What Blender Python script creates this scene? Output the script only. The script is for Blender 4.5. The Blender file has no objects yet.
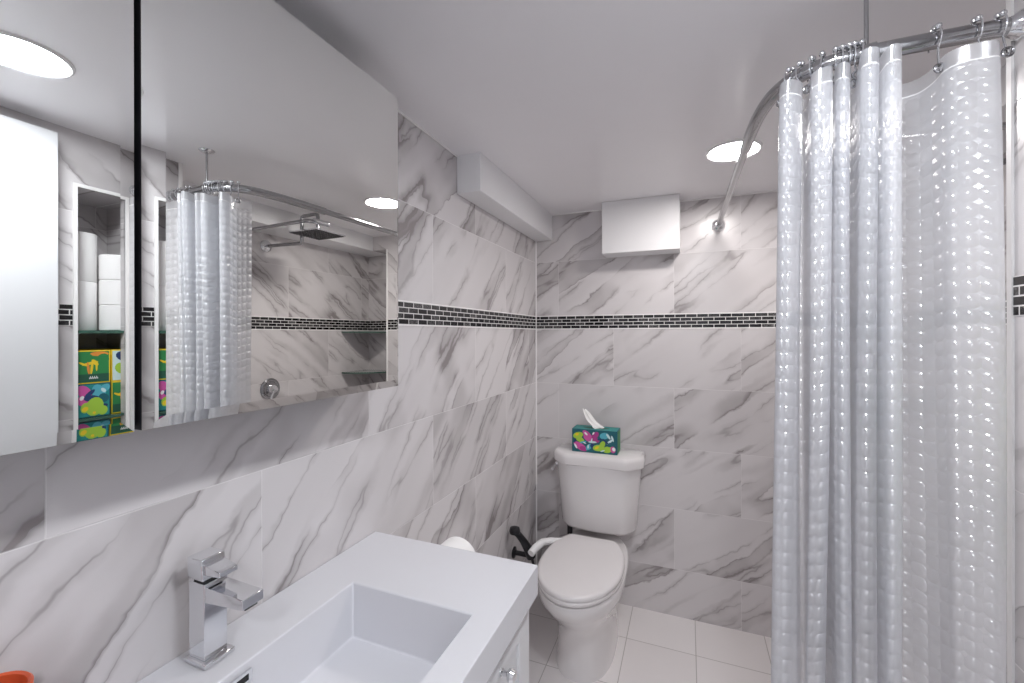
import bpy, bmesh, math, random
from mathutils import Vector, Matrix
random.seed(7)
SC = bpy.context.scene
COL = SC.collection
PI = math.pi

# ------------------------------------------------------------------ camera, world, exposure
cd = bpy.data.cameras.new('camera')
cam = bpy.data.objects.new('camera', cd)
COL.objects.link(cam)
cam.location = (0.8135, 0.0, 1.45)
cam.rotation_euler = (PI / 2, 0.0017, 0.384)
cd.sensor_width = 36.0
cd.lens = 434.2 / 1024 * 36.0
cd.shift_y = -(341.5 - 334.2) / 1024
cd.clip_start = 0.02
SC.camera = cam
w = bpy.data.worlds.new('world')
SC.world = w
w.use_nodes = True
w.node_tree.nodes['Background'].inputs[0].default_value = (0.8, 0.85, 1.0, 1)
w.node_tree.nodes['Background'].inputs[1].default_value = 0.3
SC.view_settings.view_transform = 'Standard'
SC.view_settings.look = 'None'
SC.view_settings.gamma = 1.0
SC.view_settings.use_curve_mapping = False
SC.view_settings.exposure = 2.02
SC.cycles.max_bounces = 14
SC.cycles.diffuse_bounces = 6
SC.cycles.glossy_bounces = 6
SC.cycles.transparent_max_bounces = 24
SC.cycles.caustics_reflective = False
SC.cycles.caustics_refractive = False
SC.cycles.sample_clamp_indirect = 4.0
LIGHT_STRENGTH = 34.0

# ------------------------------------------------------------------ dimensions (metres)
YB = 2.383      # back wall
H = 2.13        # ceiling
XR = 1.355      # right wall
YP = 1.065      # end of right wall, shower begins
XS = 1.76       # far wall of the shower
YA = 2.56       # back of the shower recess
XA = 1.44       # corner of the recess
XF, ZS = 1.56, 2.03   # lowered ceiling over the shower
ZT, ZB = 1.5513, 1.4809   # mosaic band
ZC = 0.8986     # counter top

# ------------------------------------------------------------------ node helpers
def new_mat(name):
    m = bpy.data.materials.new(name)
    m.use_nodes = True
    nt = m.node_tree
    return m, nt, nt.nodes['Principled BSDF']

def simple(name, col, rough=0.5, metal=0.0, coat=0.0, spec=0.5, trans=0.0, ior=1.45, vary=0.03):
    m, nt, b = new_mat(name)
    b.inputs['Roughness'].default_value = rough
    b.inputs['Metallic'].default_value = metal
    b.inputs['Coat Weight'].default_value = coat
    b.inputs['Specular IOR Level'].default_value = spec
    b.inputs['Transmission Weight'].default_value = trans
    b.inputs['IOR'].default_value = ior
    if vary:
        n = nt.nodes.new('ShaderNodeTexNoise'); n.inputs['Scale'].default_value = 9.0
        n.inputs['Detail'].default_value = 3
        r = nt.nodes.new('ShaderNodeValToRGB')
        r.color_ramp.elements[0].color = tuple(c * (1 - vary) for c in col) + (1,)
        r.color_ramp.elements[1].color = tuple(min(1, c * (1 + vary)) for c in col) + (1,)
        g = nt.nodes.new('ShaderNodeNewGeometry')
        nt.links.new(g.outputs['Position'], n.inputs['Vector'])
        nt.links.new(n.outputs['Fac'], r.inputs['Fac'])
        nt.links.new(r.outputs['Color'], b.inputs['Base Color'])
    else:
        b.inputs['Base Color'].default_value = tuple(col) + (1,)
    return m

class G:
    """tiny node-graph writer"""
    def __init__(s, nt): s.nt = nt
    def plug(s, v, sock):
        if isinstance(v, (int, float)): sock.default_value = v
        elif isinstance(v, tuple): sock.default_value = v
        else: s.nt.links.new(v, sock)
    def m(s, op, a, b=0.0, c=0.0):
        n = s.nt.nodes.new('ShaderNodeMath'); n.operation = op
        s.plug(a, n.inputs[0]); s.plug(b, n.inputs[1]); s.plug(c, n.inputs[2])
        return n.outputs[0]
    def xyz(s, x, y, z):
        n = s.nt.nodes.new('ShaderNodeCombineXYZ')
        s.plug(x, n.inputs[0]); s.plug(y, n.inputs[1]); s.plug(z, n.inputs[2])
        return n.outputs[0]
    def noise(s, v, scale, detail=3.0, rough=0.55, dist=0.0):
        n = s.nt.nodes.new('ShaderNodeTexNoise')
        s.nt.links.new(v, n.inputs['Vector'])
        n.inputs['Scale'].default_value = scale; n.inputs['Detail'].default_value = detail
        n.inputs['Roughness'].default_value = rough; n.inputs['Distortion'].default_value = dist
        return n.outputs['Fac']
    def smooth(s, v, a, b, lo=0.0, hi=1.0):
        n = s.nt.nodes.new('ShaderNodeMapRange'); n.interpolation_type = 'SMOOTHSTEP'
        s.plug(v, n.inputs[0])
        for i, q in enumerate((a, b, lo, hi)): n.inputs[i + 1].default_value = q
        return n.outputs[0]
    def mix(s, f, a, b):
        n = s.nt.nodes.new('ShaderNodeMix'); n.data_type = 'RGBA'
        s.plug(f, n.inputs[0]); s.plug(a, n.inputs[6]); s.plug(b, n.inputs[7])
        return n.outputs[2]
    def white(s, v):
        n = s.nt.nodes.new('ShaderNodeTexWhiteNoise'); n.noise_dimensions = '3D'
        s.nt.links.new(v, n.inputs['Vector'])
        return n.outputs['Value'], n.outputs['Color']
    def pos(s):
        g = s.nt.nodes.new('ShaderNodeNewGeometry')
        n = s.nt.nodes.new('ShaderNodeSeparateXYZ')
        s.nt.links.new(g.outputs['Position'], n.inputs[0])
        return n.outputs
    def bump(s, h, dist, strength, bsdf):
        n = s.nt.nodes.new('ShaderNodeBump')
        n.inputs['Distance'].default_value = dist; n.inputs['Strength'].default_value = strength
        s.nt.links.new(h, n.inputs['Height'])
        s.nt.links.new(n.outputs['Normal'], bsdf.inputs['Normal'])

def marble(name, axis, w, phase, sign=1.0, rh=0.31, seed=0.0, ang=40.0):
    """polished porcelain marble in running bond; axis 0 = along X, 1 = along Y"""
    m, nt, b = new_mat(name); g = G(nt)
    P = g.pos(); s = P[axis]; z = P[2]
    up = g.m('GREATER_THAN', z, 1.515)
    zz = g.m('SUBTRACT', z, g.m('ADD', ZB, g.m('MULTIPLY', up, ZT - ZB)))
    v = g.m('DIVIDE', zz, rh)
    row = g.m('FLOOR', v)
    half = g.m('MULTIPLY', g.m('FLOORED_MODULO', g.m('ADD', row, 1.0), 2.0), 0.5)
    u = g.m('ADD', g.m('DIVIDE', g.m('SUBTRACT', s, phase), w), half)
    tu = g.m('FLOOR', u)
    fu = g.m('FRACT', u); fv = g.m('FRACT', v)
    du = g.m('MULTIPLY', g.m('MINIMUM', fu, g.m('SUBTRACT', 1.0, fu)), w)
    dv = g.m('MULTIPLY', g.m('MINIMUM', fv, g.m('SUBTRACT', 1.0, fv)), rh)
    d = g.m('MINIMUM', du, dv)
    grout = g.smooth(d, 0.0006, 0.0016, 1.0, 0.0)
    rv, rc = g.white(g.xyz(tu, row, seed))
    sp = nt.nodes.new('ShaderNodeSeparateColor'); nt.links.new(rc, sp.inputs[0])
    ca, sa = math.cos(math.radians(ang)), math.sin(math.radians(ang))
    ss = g.m('ADD', g.m('MULTIPLY', s, sign), g.m('MULTIPLY', sp.outputs[0], 17.0))
    zq = g.m('ADD', z, g.m('MULTIPLY', sp.outputs[1], 13.0))
    a = g.m('ADD', g.m('MULTIPLY', ss, ca), g.m('MULTIPLY', zq, sa))
    c = g.m('SUBTRACT', g.m('MULTIPLY', zq, ca), g.m('MULTIPLY', ss, sa))
    # wandering of the veins
    wob = g.noise(g.xyz(a, c, seed + 3.1), 5.0, 4.0, 0.6)
    wv = g.m('MULTIPLY', g.m('SUBTRACT', wob, 0.5), 0.085)
    c2 = g.m('ADD', c, wv)
    wob2 = g.noise(g.xyz(a, c, seed + 21.0), 26.0, 2.0, 0.5)
    c2 = g.m('ADD', c2, g.m('MULTIPLY', g.m('SUBTRACT', wob2, 0.5), 0.016))
    base = g.xyz(g.m('MULTIPLY', a, 0.20), g.m('MULTIPLY', c2, 1.6), seed)
    n1 = g.noise(base, 2.6, 2.0, 0.5)
    ridge1 = g.m('ABSOLUTE', g.m('SUBTRACT', n1, 0.5))
    n2 = g.noise(g.xyz(g.m('MULTIPLY', a, 0.22), g.m('MULTIPLY', c2, 1.9), seed + 8.0), 4.2, 2.0, 0.5)
    ridge2 = g.m('ABSOLUTE', g.m('SUBTRACT', n2, 0.47))
    msk = g.smooth(g.noise(g.xyz(a, c, seed + 5.0), 3.4, 2.0, 0.5), 0.36, 0.56)
    msk2 = g.smooth(g.noise(g.xyz(a, c, seed + 15.0), 4.5, 2.0, 0.5), 0.36, 0.58)
    thin = g.m('MULTIPLY', g.smooth(ridge1, 0.0, 0.014, 1.0, 0.0), msk)
    thin2 = g.m('MULTIPLY', g.smooth(ridge2, 0.0, 0.014, 1.0, 0.0), msk2)
    # one-sided soft shading next to a vein
    side = g.smooth(g.m('SUBTRACT', n1, 0.5), 0.0, 0.13, 1.0, 0.0)
    side = g.m('MULTIPLY', side, g.m('GREATER_THAN', n1, 0.5))
    soft = g.m('MULTIPLY', side, msk)
    wide = g.m('MULTIPLY', g.smooth(ridge2, 0.0, 0.075, 1.0, 0.0), msk2)
    cloud = g.smooth(g.noise(base, 1.4, 3.0, 0.6), 0.45, 0.75)
    f = g.m('ADD', g.m('MULTIPLY', thin, 0.42), g.m('MULTIPLY', thin2, 0.38))
    f = g.m('ADD', f, g.m('MULTIPLY', soft, 0.40))
    f = g.m('ADD', f, g.m('MULTIPLY', wide, 0.26))
    f = g.m('ADD', f, g.m('MULTIPLY', cloud, 0.16))
    f = g.m('MINIMUM', f, 0.9)
    tone = g.mix(rv, (0.66, 0.635, 0.64, 1), (0.71, 0.685, 0.69, 1))
    col = g.mix(f, tone, (0.235, 0.21, 0.21, 1))
    col = g.mix(g.m('MULTIPLY', grout, 0.35), col, (0.80, 0.79, 0.78, 1))
    nt.links.new(col, b.inputs['Base Color'])
    nt.links.new(g.m('ADD', g.m('MULTIPLY', grout, 0.4), 0.24), b.inputs['Roughness'])
    g.bump(g.m('SUBTRACT', 1.0, grout), 0.001, 0.5, b)
    return m

def mosaic(name, axis):
    m, nt, b = new_mat(name); g = G(nt)
    P = g.pos(); s = P[axis]; z = P[2]
    rh = (ZT - ZB) / 4.0; bw = 0.0520
    v = g.m('DIVIDE', g.m('SUBTRACT', z, ZB), rh); row = g.m('FLOOR', v)
    u = g.m('ADD', g.m('DIVIDE', s, bw), g.m('MULTIPLY', g.m('FLOORED_MODULO', row, 2.0), 0.5))
    tu = g.m('FLOOR', u)
    fu = g.m('FRACT', u); fv = g.m('FRACT', v)
    du = g.m('MULTIPLY', g.m('MINIMUM', fu, g.m('SUBTRACT', 1.0, fu)), bw)
    dv = g.m('MULTIPLY', g.m('MINIMUM', fv, g.m('SUBTRACT', 1.0, fv)), rh)
    gr = g.smooth(g.m('MINIMUM', du, dv), 0.0011, 0.0018, 1.0, 0.0)
    rv, _ = g.white(g.xyz(tu, row, 2.0))
    dark = g.smooth(rv, 0.55, 1.0)
    mott = g.noise(g.xyz(g.m('MULTIPLY', s, 1.0), g.m('MULTIPLY', z, 1.5), 0.0), 130.0, 2.0)
    dark = g.m('MULTIPLY', dark, g.smooth(mott, 0.3, 0.7))
    tile = g.mix(dark, (0.012, 0.012, 0.014, 1), (0.16, 0.155, 0.155, 1))
    nt.links.new(g.mix(gr, tile, (0.80, 0.78, 0.77, 1)), b.inputs['Base Color'])
    nt.links.new(g.m('ADD', g.m('MULTIPLY', gr, 0.5), 0.12), b.inputs['Roughness'])
    g.bump(g.m('SUBTRACT', 1.0, gr), 0.001, 0.6, b)
    return m

def floor_tiles(name):
    m, nt, b = new_mat(name); g = G(nt)
    P = g.pos()
    u = g.m('DIVIDE', g.m('SUBTRACT', P[0], 0.847), 0.305)
    v = g.m('DIVIDE', g.m('SUBTRACT', P[1], 2.124), 0.305)
    fu = g.m('FRACT', u); fv = g.m('FRACT', v)
    d = g.m('MULTIPLY', g.m('MINIMUM', g.m('MINIMUM', fu, g.m('SUBTRACT', 1.0, fu)), g.m('MINIMUM', fv, g.m('SUBTRACT', 1.0, fv))), 0.305)
    gr = g.smooth(d, 0.0012, 0.0024, 1.0, 0.0)
    rv, _ = g.white(g.xyz(g.m('FLOOR', u), g.m('FLOOR', v), 4.0))
    n = g.noise(g.xyz(P[0], P[1], 0.0), 6.0, 4.0)
    c = g.mix(g.m('ADD', g.m('MULTIPLY', rv, 0.5), g.m('MULTIPLY', n, 0.5)), (0.82, 0.785, 0.78, 1), (0.88, 0.85, 0.845, 1))
    nt.links.new(g.mix(g.m('MULTIPLY', gr, 0.85), c, (0.45, 0.42, 0.40, 1)), b.inputs['Base Color'])
    b.inputs['Roughness'].default_value = 0.3
    g.bump(g.m('SUBTRACT', 1.0, gr), 0.0015, 0.5, b)
    return m

def curtain_mat(name, lens=True, clear=0.19, haze=0.12, tint=(0.92, 0.935, 0.97)):
    """milky vinyl: diffuses what is behind it; each pebble is a small shiny dome"""
    m, nt, b = new_mat(name); g = G(nt)
    out = nt.nodes['Material Output']
    b.inputs['Base Color'].default_value = tint + (1,)
    b.inputs['Roughness'].default_value = 0.3
    b.inputs['Specular IOR Level'].default_value = 0.2
    def N(t): return nt.nodes.new('ShaderNode' + t)
    def mixs(f, a, c):
        x = N('MixShader'); x.inputs[0].default_value = f
        nt.links.new(a.outputs[0], x.inputs[1]); nt.links.new(c.outputs[0], x.inputs[2]); return x
    tl = N('BsdfTranslucent'); tl.inputs[0].default_value = tint + (1,)
    rf = N('BsdfRefraction'); rf.inputs['Color'].default_value = (0.95, 0.95, 0.96, 1)
    rf.inputs['Roughness'].default_value = 0.42; rf.inputs['IOR'].default_value = 1.12
    tr = N('BsdfTransparent'); tr.inputs[0].default_value = (0.98, 0.98, 0.99, 1)
    gl = N('BsdfGlossy'); gl.inputs['Color'].default_value = (1, 1, 1, 1); gl.inputs['Roughness'].default_value = 0.19
    x = mixs(0.58, b, tl); x = mixs(haze, x, rf); x = mixs(clear, x, tr); x = mixs(0.11, x, gl)
    if lens:
        uv = N('UVMap'); sp = N('SeparateXYZ'); nt.links.new(uv.outputs[0], sp.inputs[0])
        pitch = 0.0262
        cu = g.m('SUBTRACT', g.m('FRACT', g.m('DIVIDE', sp.outputs[0], pitch * 0.92)), 0.5)
        cv = g.m('SUBTRACT', g.m('FRACT', g.m('DIVIDE', sp.outputs[1], pitch)), 0.5)
        r2 = g.m('ADD', g.m('MULTIPLY', g.m('MULTIPLY', cu, cu), 0.7), g.m('MULTIPLY', cv, cv))
        h = g.m('SUBTRACT', 1.0, g.m('MULTIPLY', g.m('MINIMUM', r2, 0.25), 4.0))
        for dist, nodes in ((0.0058, (gl,)), (0.0011, (b, tl, rf))):
            bp = N('Bump'); bp.inputs['Distance'].default_value = dist; bp.inputs['Strength'].default_value = 1.0
            nt.links.new(h, bp.inputs['Height'])
            for n in nodes: nt.links.new(bp.outputs['Normal'], n.inputs['Normal'])
    nt.links.new(x.outputs[0], out.inputs['Surface'])
    return m

def emit(name, col, s):
    m, nt, b = new_mat(name)
    b.inputs['Base Color'].default_value = (0.9, 0.9, 0.9, 1)
    b.inputs['Emission Color'].default_value = col + (1,)
    b.inputs['Emission Strength'].default_value = s
    return m

M = {}
M['wall_left'] = marble('marble_left', 1, 0.65, 0.961, 1.0, seed=1.0, ang=47)
M['wall_back'] = marble('marble_back', 0, 0.613, 1.056, 1.0, seed=4.0, ang=36)
M['wall_right'] = marble('marble_right', 1, 0.61, 0.35, -1.0, seed=7.0, ang=38)
M['wall_end'] = marble('marble_end', 0, 0.61, 0.3, 1.0, seed=9.0, ang=38)
M['mosaic_x'] = mosaic('mosaic_x', 0)
M['mosaic_y'] = mosaic('mosaic_y', 1)
M['floor'] = floor_tiles('floor_tiles')
M['ceiling'] = simple('ceiling_paint', (0.915, 0.90, 0.915), 0.30, spec=0.35, vary=0.01)
M['paint'] = simple('white_paint', (0.83, 0.83, 0.84), 0.45, vary=0.01)
M['trim'] = simple('white_trim', (0.88, 0.87, 0.86), 0.4)
M['door'] = simple('door_paint', (0.74, 0.75, 0.765), 0.35, vary=0.01)
M['porcelain'] = simple('porcelain', (0.80, 0.78, 0.78), 0.10, coat=0.5, vary=0.01)
M['seat'] = simple('toilet_seat_plastic', (0.79, 0.765, 0.765), 0.22, vary=0.01)
M['solid_surface'] = simple('counter_resin', (0.70, 0.70, 0.73), 0.22, vary=0.008)
M['lacquer'] = simple('cabinet_lacquer', (0.72, 0.72, 0.735), 0.28, vary=0.01)
M['chrome'] = simple('chrome', (0.80, 0.81, 0.83), 0.07, 1.0, vary=0.02)
M['steel'] = simple('polished_rod_steel', (0.42, 0.42, 0.43), 0.16, 1.0, vary=0.03)
M['mirror'] = simple('mirror_silver', (0.90, 0.905, 0.885), 0.0, 1.0, vary=0)
M['mirror_edge'] = simple('mirror_edge', (0.03, 0.03, 0.035), 0.3, vary=0)
M['dark'] = simple('dark_interior', (0.02, 0.02, 0.022), 0.5, vary=0)
M['black'] = simple('black_plastic', (0.015, 0.015, 0.018), 0.35, vary=0)
M['rubber'] = simple('nozzle_rubber', (0.10, 0.10, 0.10), 0.6, vary=0)
M['white_plastic'] = simple('white_plastic', (0.86, 0.86, 0.86), 0.3)
M['paper'] = simple('tissue_paper', (0.90, 0.89, 0.88), 0.9)
M['card'] = simple('cardboard_core', (0.45, 0.33, 0.22), 0.9)
M['orange'] = simple('orange_glaze', (0.62, 0.10, 0.035), 0.35, vary=0.05)
M['glass'] = simple('shelf_glass', (0.80, 0.95, 0.88), 0.02, trans=1.0, ior=1.45, vary=0)
M['glass_edge'] = simple('shelf_glass_edge', (0.05, 0.12, 0.09), 0.15, vary=0)
M['curtain'] = curtain_mat('pebbled_vinyl')
M['hem'] = curtain_mat('clear_vinyl_hem', lens=False, clear=0.30, haze=0.30)
M['lamp'] = emit('lamp_diffuser', (1.0, 0.95, 0.925), LIGHT_STRENGTH)
M['lamp_cool'] = emit('lamp_diffuser_cool', (0.925, 0.955, 1.0), LIGHT_STRENGTH)
for nm, c in dict(teal=(0.02, 0.27, 0.26), dteal=(0.015, 0.12, 0.15), navy=(0.02, 0.05, 0.16), green=(0.03, 0.24, 0.07),
                  lime=(0.38, 0.62, 0.06), pink=(0.62, 0.10, 0.36), magenta=(0.42, 0.05, 0.25), pale=(0.62, 0.80, 0.80),
                  yellow=(0.85, 0.62, 0.03), orangep=(0.80, 0.28, 0.05), dgreen=(0.02, 0.10, 0.06), sky=(0.10, 0.45, 0.55)).items():
    M[nm] = simple('print_' + nm, c, 0.45, vary=0.04)

# ------------------------------------------------------------------ mesh helpers
def box(bm, x0, x1, y0, y1, z0, z1, mi=0):
    vs = [bm.verts.new(p) for p in ((x0, y0, z0), (x1, y0, z0), (x1, y1, z0), (x0, y1, z0), (x0, y0, z1), (x1, y0, z1), (x1, y1, z1), (x0, y1, z1))]
    for f in ((0, 3, 2, 1), (4, 5, 6, 7), (0, 1, 5, 4), (1, 2, 6, 5), (2, 3, 7, 6), (3, 0, 4, 7)):
        bm.faces.new([vs[i] for i in f]).material_index = mi
    return vs

def loft(bm, rings, cap0=True, cap1=True, mi=0, closed=True):
    R = [[bm.verts.new(p) for p in r] for r in rings]
    n = len(R[0])
    for a, b in zip(R, R[1:]):
        for i in range(n if closed else n - 1):
            j = (i + 1) % n
            bm.faces.new((a[i], a[j], b[j], b[i])).material_index = mi
    if cap0: bm.faces.new(list(reversed(R[0]))).material_index = mi
    if cap1: bm.faces.new(R[-1]).material_index = mi

def frame_for(t):
    t = Vector(t).normalized()
    up = Vector((0, 0, 1)) if abs(t.z) < 0.9 else Vector((1, 0, 0))
    a = t.cross(up).normalized(); b = a.cross(t).normalized()
    return a, b

def tube(bm, pts, r, n=12, mi=0, caps=True):
    pts = [Vector(p) for p in pts]
    rs = r if isinstance(r, (list, tuple)) else [r] * len(pts)
    rings = []; a0 = None
    for i, p in enumerate(pts):
        t = (pts[min(i + 1, len(pts) - 1)] - pts[max(i - 1, 0)]).normalized()
        if a0 is None:
            a, b = frame_for(t)
        else:
            a = (a0 - t * a0.dot(t)).normalized(); b = a.cross(t).normalized()
        a0 = a
        rings.append([p + (a * math.cos(2 * PI * k / n) + b * math.sin(2 * PI * k / n)) * rs[i] for k in range(n)])
    loft(bm, rings, caps, caps, mi)

def lathe(bm, prof, c, axis='Z', n=32, mi=0, cap0=True, cap1=True):
    rings = []
    for r, h in prof:
        ring = []
        for k in range(n):
            a = 2 * PI * k / n
            u, v = r * math.cos(a), r * math.sin(a)
            if axis == 'Z': p = (c[0] + u, c[1] + v, c[2] + h)
            elif axis == 'Y': p = (c[0] + u, c[1] + h, c[2] + v)
            else: p = (c[0] + h, c[1] + u, c[2] + v)
            ring.append(p)
        rings.append(ring)
    loft(bm, rings, cap0, cap1, mi)

def torus(bm, c, nrm, R, r, n=20, k=8):
    a, b = frame_for(nrm); nrm = Vector(nrm).normalized(); c = Vector(c)
    V = []
    for i in range(n):
        t = 2 * PI * i / n; d = a * math.cos(t) + b * math.sin(t)
        V.append([bm.verts.new(c + d * (R + r * math.cos(2 * PI * j / k)) + nrm * (r * math.sin(2 * PI * j / k))) for j in range(k)])
    for i in range(n):
        for j in range(k):
            bm.faces.new((V[i][j], V[(i + 1) % n][j], V[(i + 1) % n][(j + 1) % k], V[i][(j + 1) % k]))

def catmull(P, n=10):
    out = []
    for i in range(len(P) - 1):
        p0, p1, p2, p3 = P[max(i - 1, 0)], P[i], P[i + 1], P[min(i + 2, len(P) - 1)]
        for k in range(n):
            t = k / n
            out.append(tuple(0.5 * (2 * b + (c - a) * t + (2 * a - 5 * b + 4 * c - d) * t * t + (3 * b - a - 3 * c + d) * t ** 3) for a, b, c, d in zip(p0, p1, p2, p3)))
    out.append(tuple(P[-1])); return out

def ball(bm, c, r, mi=0):
    res = bmesh.ops.create_uvsphere(bm, u_segments=14, v_segments=9, radius=r, matrix=Matrix.Translation(c))
    for v in res['verts']:
        for f in v.link_faces: f.material_index = mi

def origin_of(parent):
    o = Vector((0, 0, 0))
    while parent is not None:
        o += parent.location; parent = parent.parent
    return o

def obj(name, bm, mats, parent=None, loc=None, bevel=0.0, seg=2, sharp=35, recalc=True):
    """link bm (world coordinates) as ONE mesh object whose origin is loc"""
    if not isinstance(mats, (list, tuple)): mats = [mats]
    if recalc: bmesh.ops.recalc_face_normals(bm, faces=bm.faces)
    po = origin_of(parent)
    if loc is None:
        if parent is None:
            xs = [v.co for v in bm.verts]
            loc = Vector((sum((min(c[i] for c in xs), max(c[i] for c in xs))) / 2 if i < 2 else min(c[2] for c in xs) for i in range(3)))
        else: loc = po
    loc = Vector(loc)
    for v in bm.verts: v.co -= loc
    me = bpy.data.meshes.new(name); bm.to_mesh(me); bm.free()
    for m in mats: me.materials.append(m)
    me.polygons.foreach_set('use_smooth', [True] * len(me.polygons))
    me.set_sharp_from_angle(angle=math.radians(sharp))
    o = bpy.data.objects.new(name, me); COL.objects.link(o)
    o.parent = parent
    o.location = loc - po
    if bevel:
        b = o.modifiers.new('bevel', 'BEVEL'); b.width = bevel; b.segments = seg; b.limit_method = 'ANGLE'; b.angle_limit = math.radians(40)
        b.harden_normals = False
    return o

def thing(name, label, cat, loc, group=None):
    o = bpy.data.objects.new(name, None); COL.objects.link(o)
    o.empty_display_size = 0.05
    o.location = loc
    return tag(o, label, cat, group)

def tag(o, label, cat, group=None):
    o['label'] = label; o['category'] = cat
    if group: o['group'] = group
    return o

def struct(name, bm, mats, label=None, **k):
    o = obj(name, bm, mats, **k); o['kind'] = 'structure'
    if label: o['label'] = label
    return o

def B(*boxes):
    bm = bmesh.new()
    for b in boxes: box(bm, *b)
    return bm

# ------------------------------------------------------------------ the room
YR = -1.25
struct('floor', B((-0.12, XS + 0.12, YR - 0.1, YA + 0.12, -0.1, 0.0)), M['floor'], 'white square floor tiles with grey grout')
struct('ceiling', B((-0.12, XS + 0.12, YR - 0.1, YA + 0.12, H, H + 0.1)), M['ceiling'], 'smooth pale grey painted ceiling')
struct('wall_left', B((-0.12, 0.0, YR - 0.1, YA + 0.12, 0.0, H)), M['wall_left'], 'marble tiled wall behind the vanity and mirror')
struct('wall_back', B((0.0, XA, YB, YA + 0.12, 0.0, H), (XA, XF, YB, YA + 0.12, ZS, H)), M['wall_back'], 'marble tiled wall behind the toilet')
NY0, NY1, NZ0, NZ1, NX = 0.80, 0.995, 1.0355, 1.945, 1.60
struct('wall_right', B((XR, XS + 0.12, YR, NY0, 0, H), (XR, XS + 0.12, NY1, YP, 0, H), (XR, XS + 0.12, NY0, NY1, 0, NZ0),
                       (XR, XS + 0.12, NY0, NY1, NZ1, H), (NX, XS + 0.12, NY0, NY1, NZ0, NZ1)), M['wall_right'], 'marble tiled wall with the storage niche')
struct('wall_shower', B((XS, XS + 0.12, YP, YA + 0.12, 0, H)), M['wall_right'], 'marble tiled far wall of the shower')
struct('wall_recess', B((XA, XS, YA, YA + 0.12, 0, ZS)), M['wall_end'], 'marble tiled end wall of the shower recess')
struct('wall_rear', B((0.0, XR, YR - 0.1, YR, 0, H)), M['paint'], 'plain white wall behind the camera')
struct('bulkhead', B((0.0, 0.10, 1.455, YB, 1.985, H)), M['paint'], 'white boxed beam along the top of the left wall', bevel=0.002)
struct('lowered_ceiling', B((XF, XS, YP, YB, ZS, H), (XF, XS, YB, YA, ZS, H)), M['paint'], 'white lowered ceiling over the shower')
struct('boxed_duct', B((0.404, 0.780, 2.252, YB, 1.863, H)), M['paint'], 'white box high on the back wall under the ceiling', bevel=0.003)
# mosaic bands, a hair proud of the tile
e = 0.0015
struct('mosaic_band', B((0.0, e, YR, YB, ZB, ZT)), M['mosaic_y'], 'black glass mosaic strip across the left wall')
struct('mosaic_band', B((0.0, XA, YB - e, YB, ZB, ZT)), M['mosaic_x'], 'black glass mosaic strip across the back wall')
struct('mosaic_band', B((XR - e, XR, YR, NY0 - 0.012, ZB, ZT), (XR - e, XR, NY1 + 0.012, YP, ZB, ZT)), M['mosaic_y'], 'black glass mosaic strip across the right wall')
struct('mosaic_band', B((XS - e, XS, YP, YA, ZB, ZT)), M['mosaic_y'], 'black glass mosaic strip inside the shower')
struct('mosaic_band', B((XA, XS, YA - e, YA, ZB, ZT)), M['mosaic_x'], 'black glass mosaic strip on the shower recess')
# thin light grout lines edging the bands
bm = bmesh.new()
for z in (ZB - 0.004, ZT):
    box(bm, 0, 0.0018, YR, YB, z, z + 0.004); box(bm, 0, XA, YB - 0.0018, YB, z, z + 0.004)
    box(bm, XS - 0.0018, XS, YP, YA, z, z + 0.004)
struct('trim_1', bm, M['trim'], 'white grout edging of the mosaic strips')
# white trims
struct('trim_2', B((0.0, 0.006, YB - 0.006, YB, 0.0, 1.985)), M['trim'], 'white sealant line in the corner')
bm = bmesh.new()
box(bm, 0, 0.004, YR, 1.455, H - 0.006, H)
box(bm, 0.10, 0.404, YB - 0.005, YB, H - 0.005, H); box(bm, 0.780, XF, YB - 0.005, YB, H - 0.005, H)
struct('trim_3', bm, M['trim'], 'white caulk line along the ceiling')
struct('trim_4', B((XR - 0.004, XR + 0.008, YP - 0.010, YP + 0.003, 0, H)), M['trim'], 'white corner trim of the right wall')
struct('trim_5', B((XA - 0.010, XA + 0.003, YB - 0.003, YB + 0.010, 0, ZS)), M['trim'], 'white corner trim of the shower recess')
t = 0.011
struct('trim_6', B((XR - 0.005, XR + 0.003, NY0 - t, NY0, NZ0 - t, NZ1 + t), (XR - 0.005, XR + 0.003, NY1, NY1 + t, NZ0 - t, NZ1 + t),
                   (XR - 0.005, XR + 0.003, NY0, NY1, NZ1, NZ1 + t), (XR - 0.005, XR + 0.003, NY0, NY1, NZ0 - t, NZ0)), M['trim'], 'white frame around the storage niche')
# white door standing open against the right wall
d1 = struct('door_1', B((1.290, 1.328, -0.06, 0.728, 0.008, 2.083)), M['door'], 'white flush door standing open against the right wall', bevel=0.002)

# ------------------------------------------------------------------ ceiling lights
def ceiling_light(x, y, label, lamp='lamp_cool'):
    t = thing('ceiling_light', label, 'ceiling light', (x, y, H), 'round recessed ceiling lights')
    bm = bmesh.new(); lathe(bm, [(0.082, -0.004), (0.089, -0.007), (0.094, -0.004), (0.095, 0.0), (0.082, 0.0)], (x, y, H), n=48, cap0=False, cap1=False)
    obj('trim_ring', bm, M['white_plastic'], t)
    bm = bmesh.new(); lathe(bm, [(0.0825, -0.0005), (0.0825, -0.004), (0.06, -0.0048), (0.03, -0.005)], (x, y, H), n=48)
    obj('diffuser', bm, M[lamp], t)
ceiling_light(0.972, 1.800, 'round ceiling light near the back wall, behind the curtain rod', 'lamp')
ceiling_light(0.960, 0.528, 'round ceiling light above the vanity, seen in the left mirror door')
ceiling_light(0.960, -0.720, 'added fill light behind the camera, round and out of view')  # invented third lamp, unseen, added as fill to even out the brightness

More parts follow.
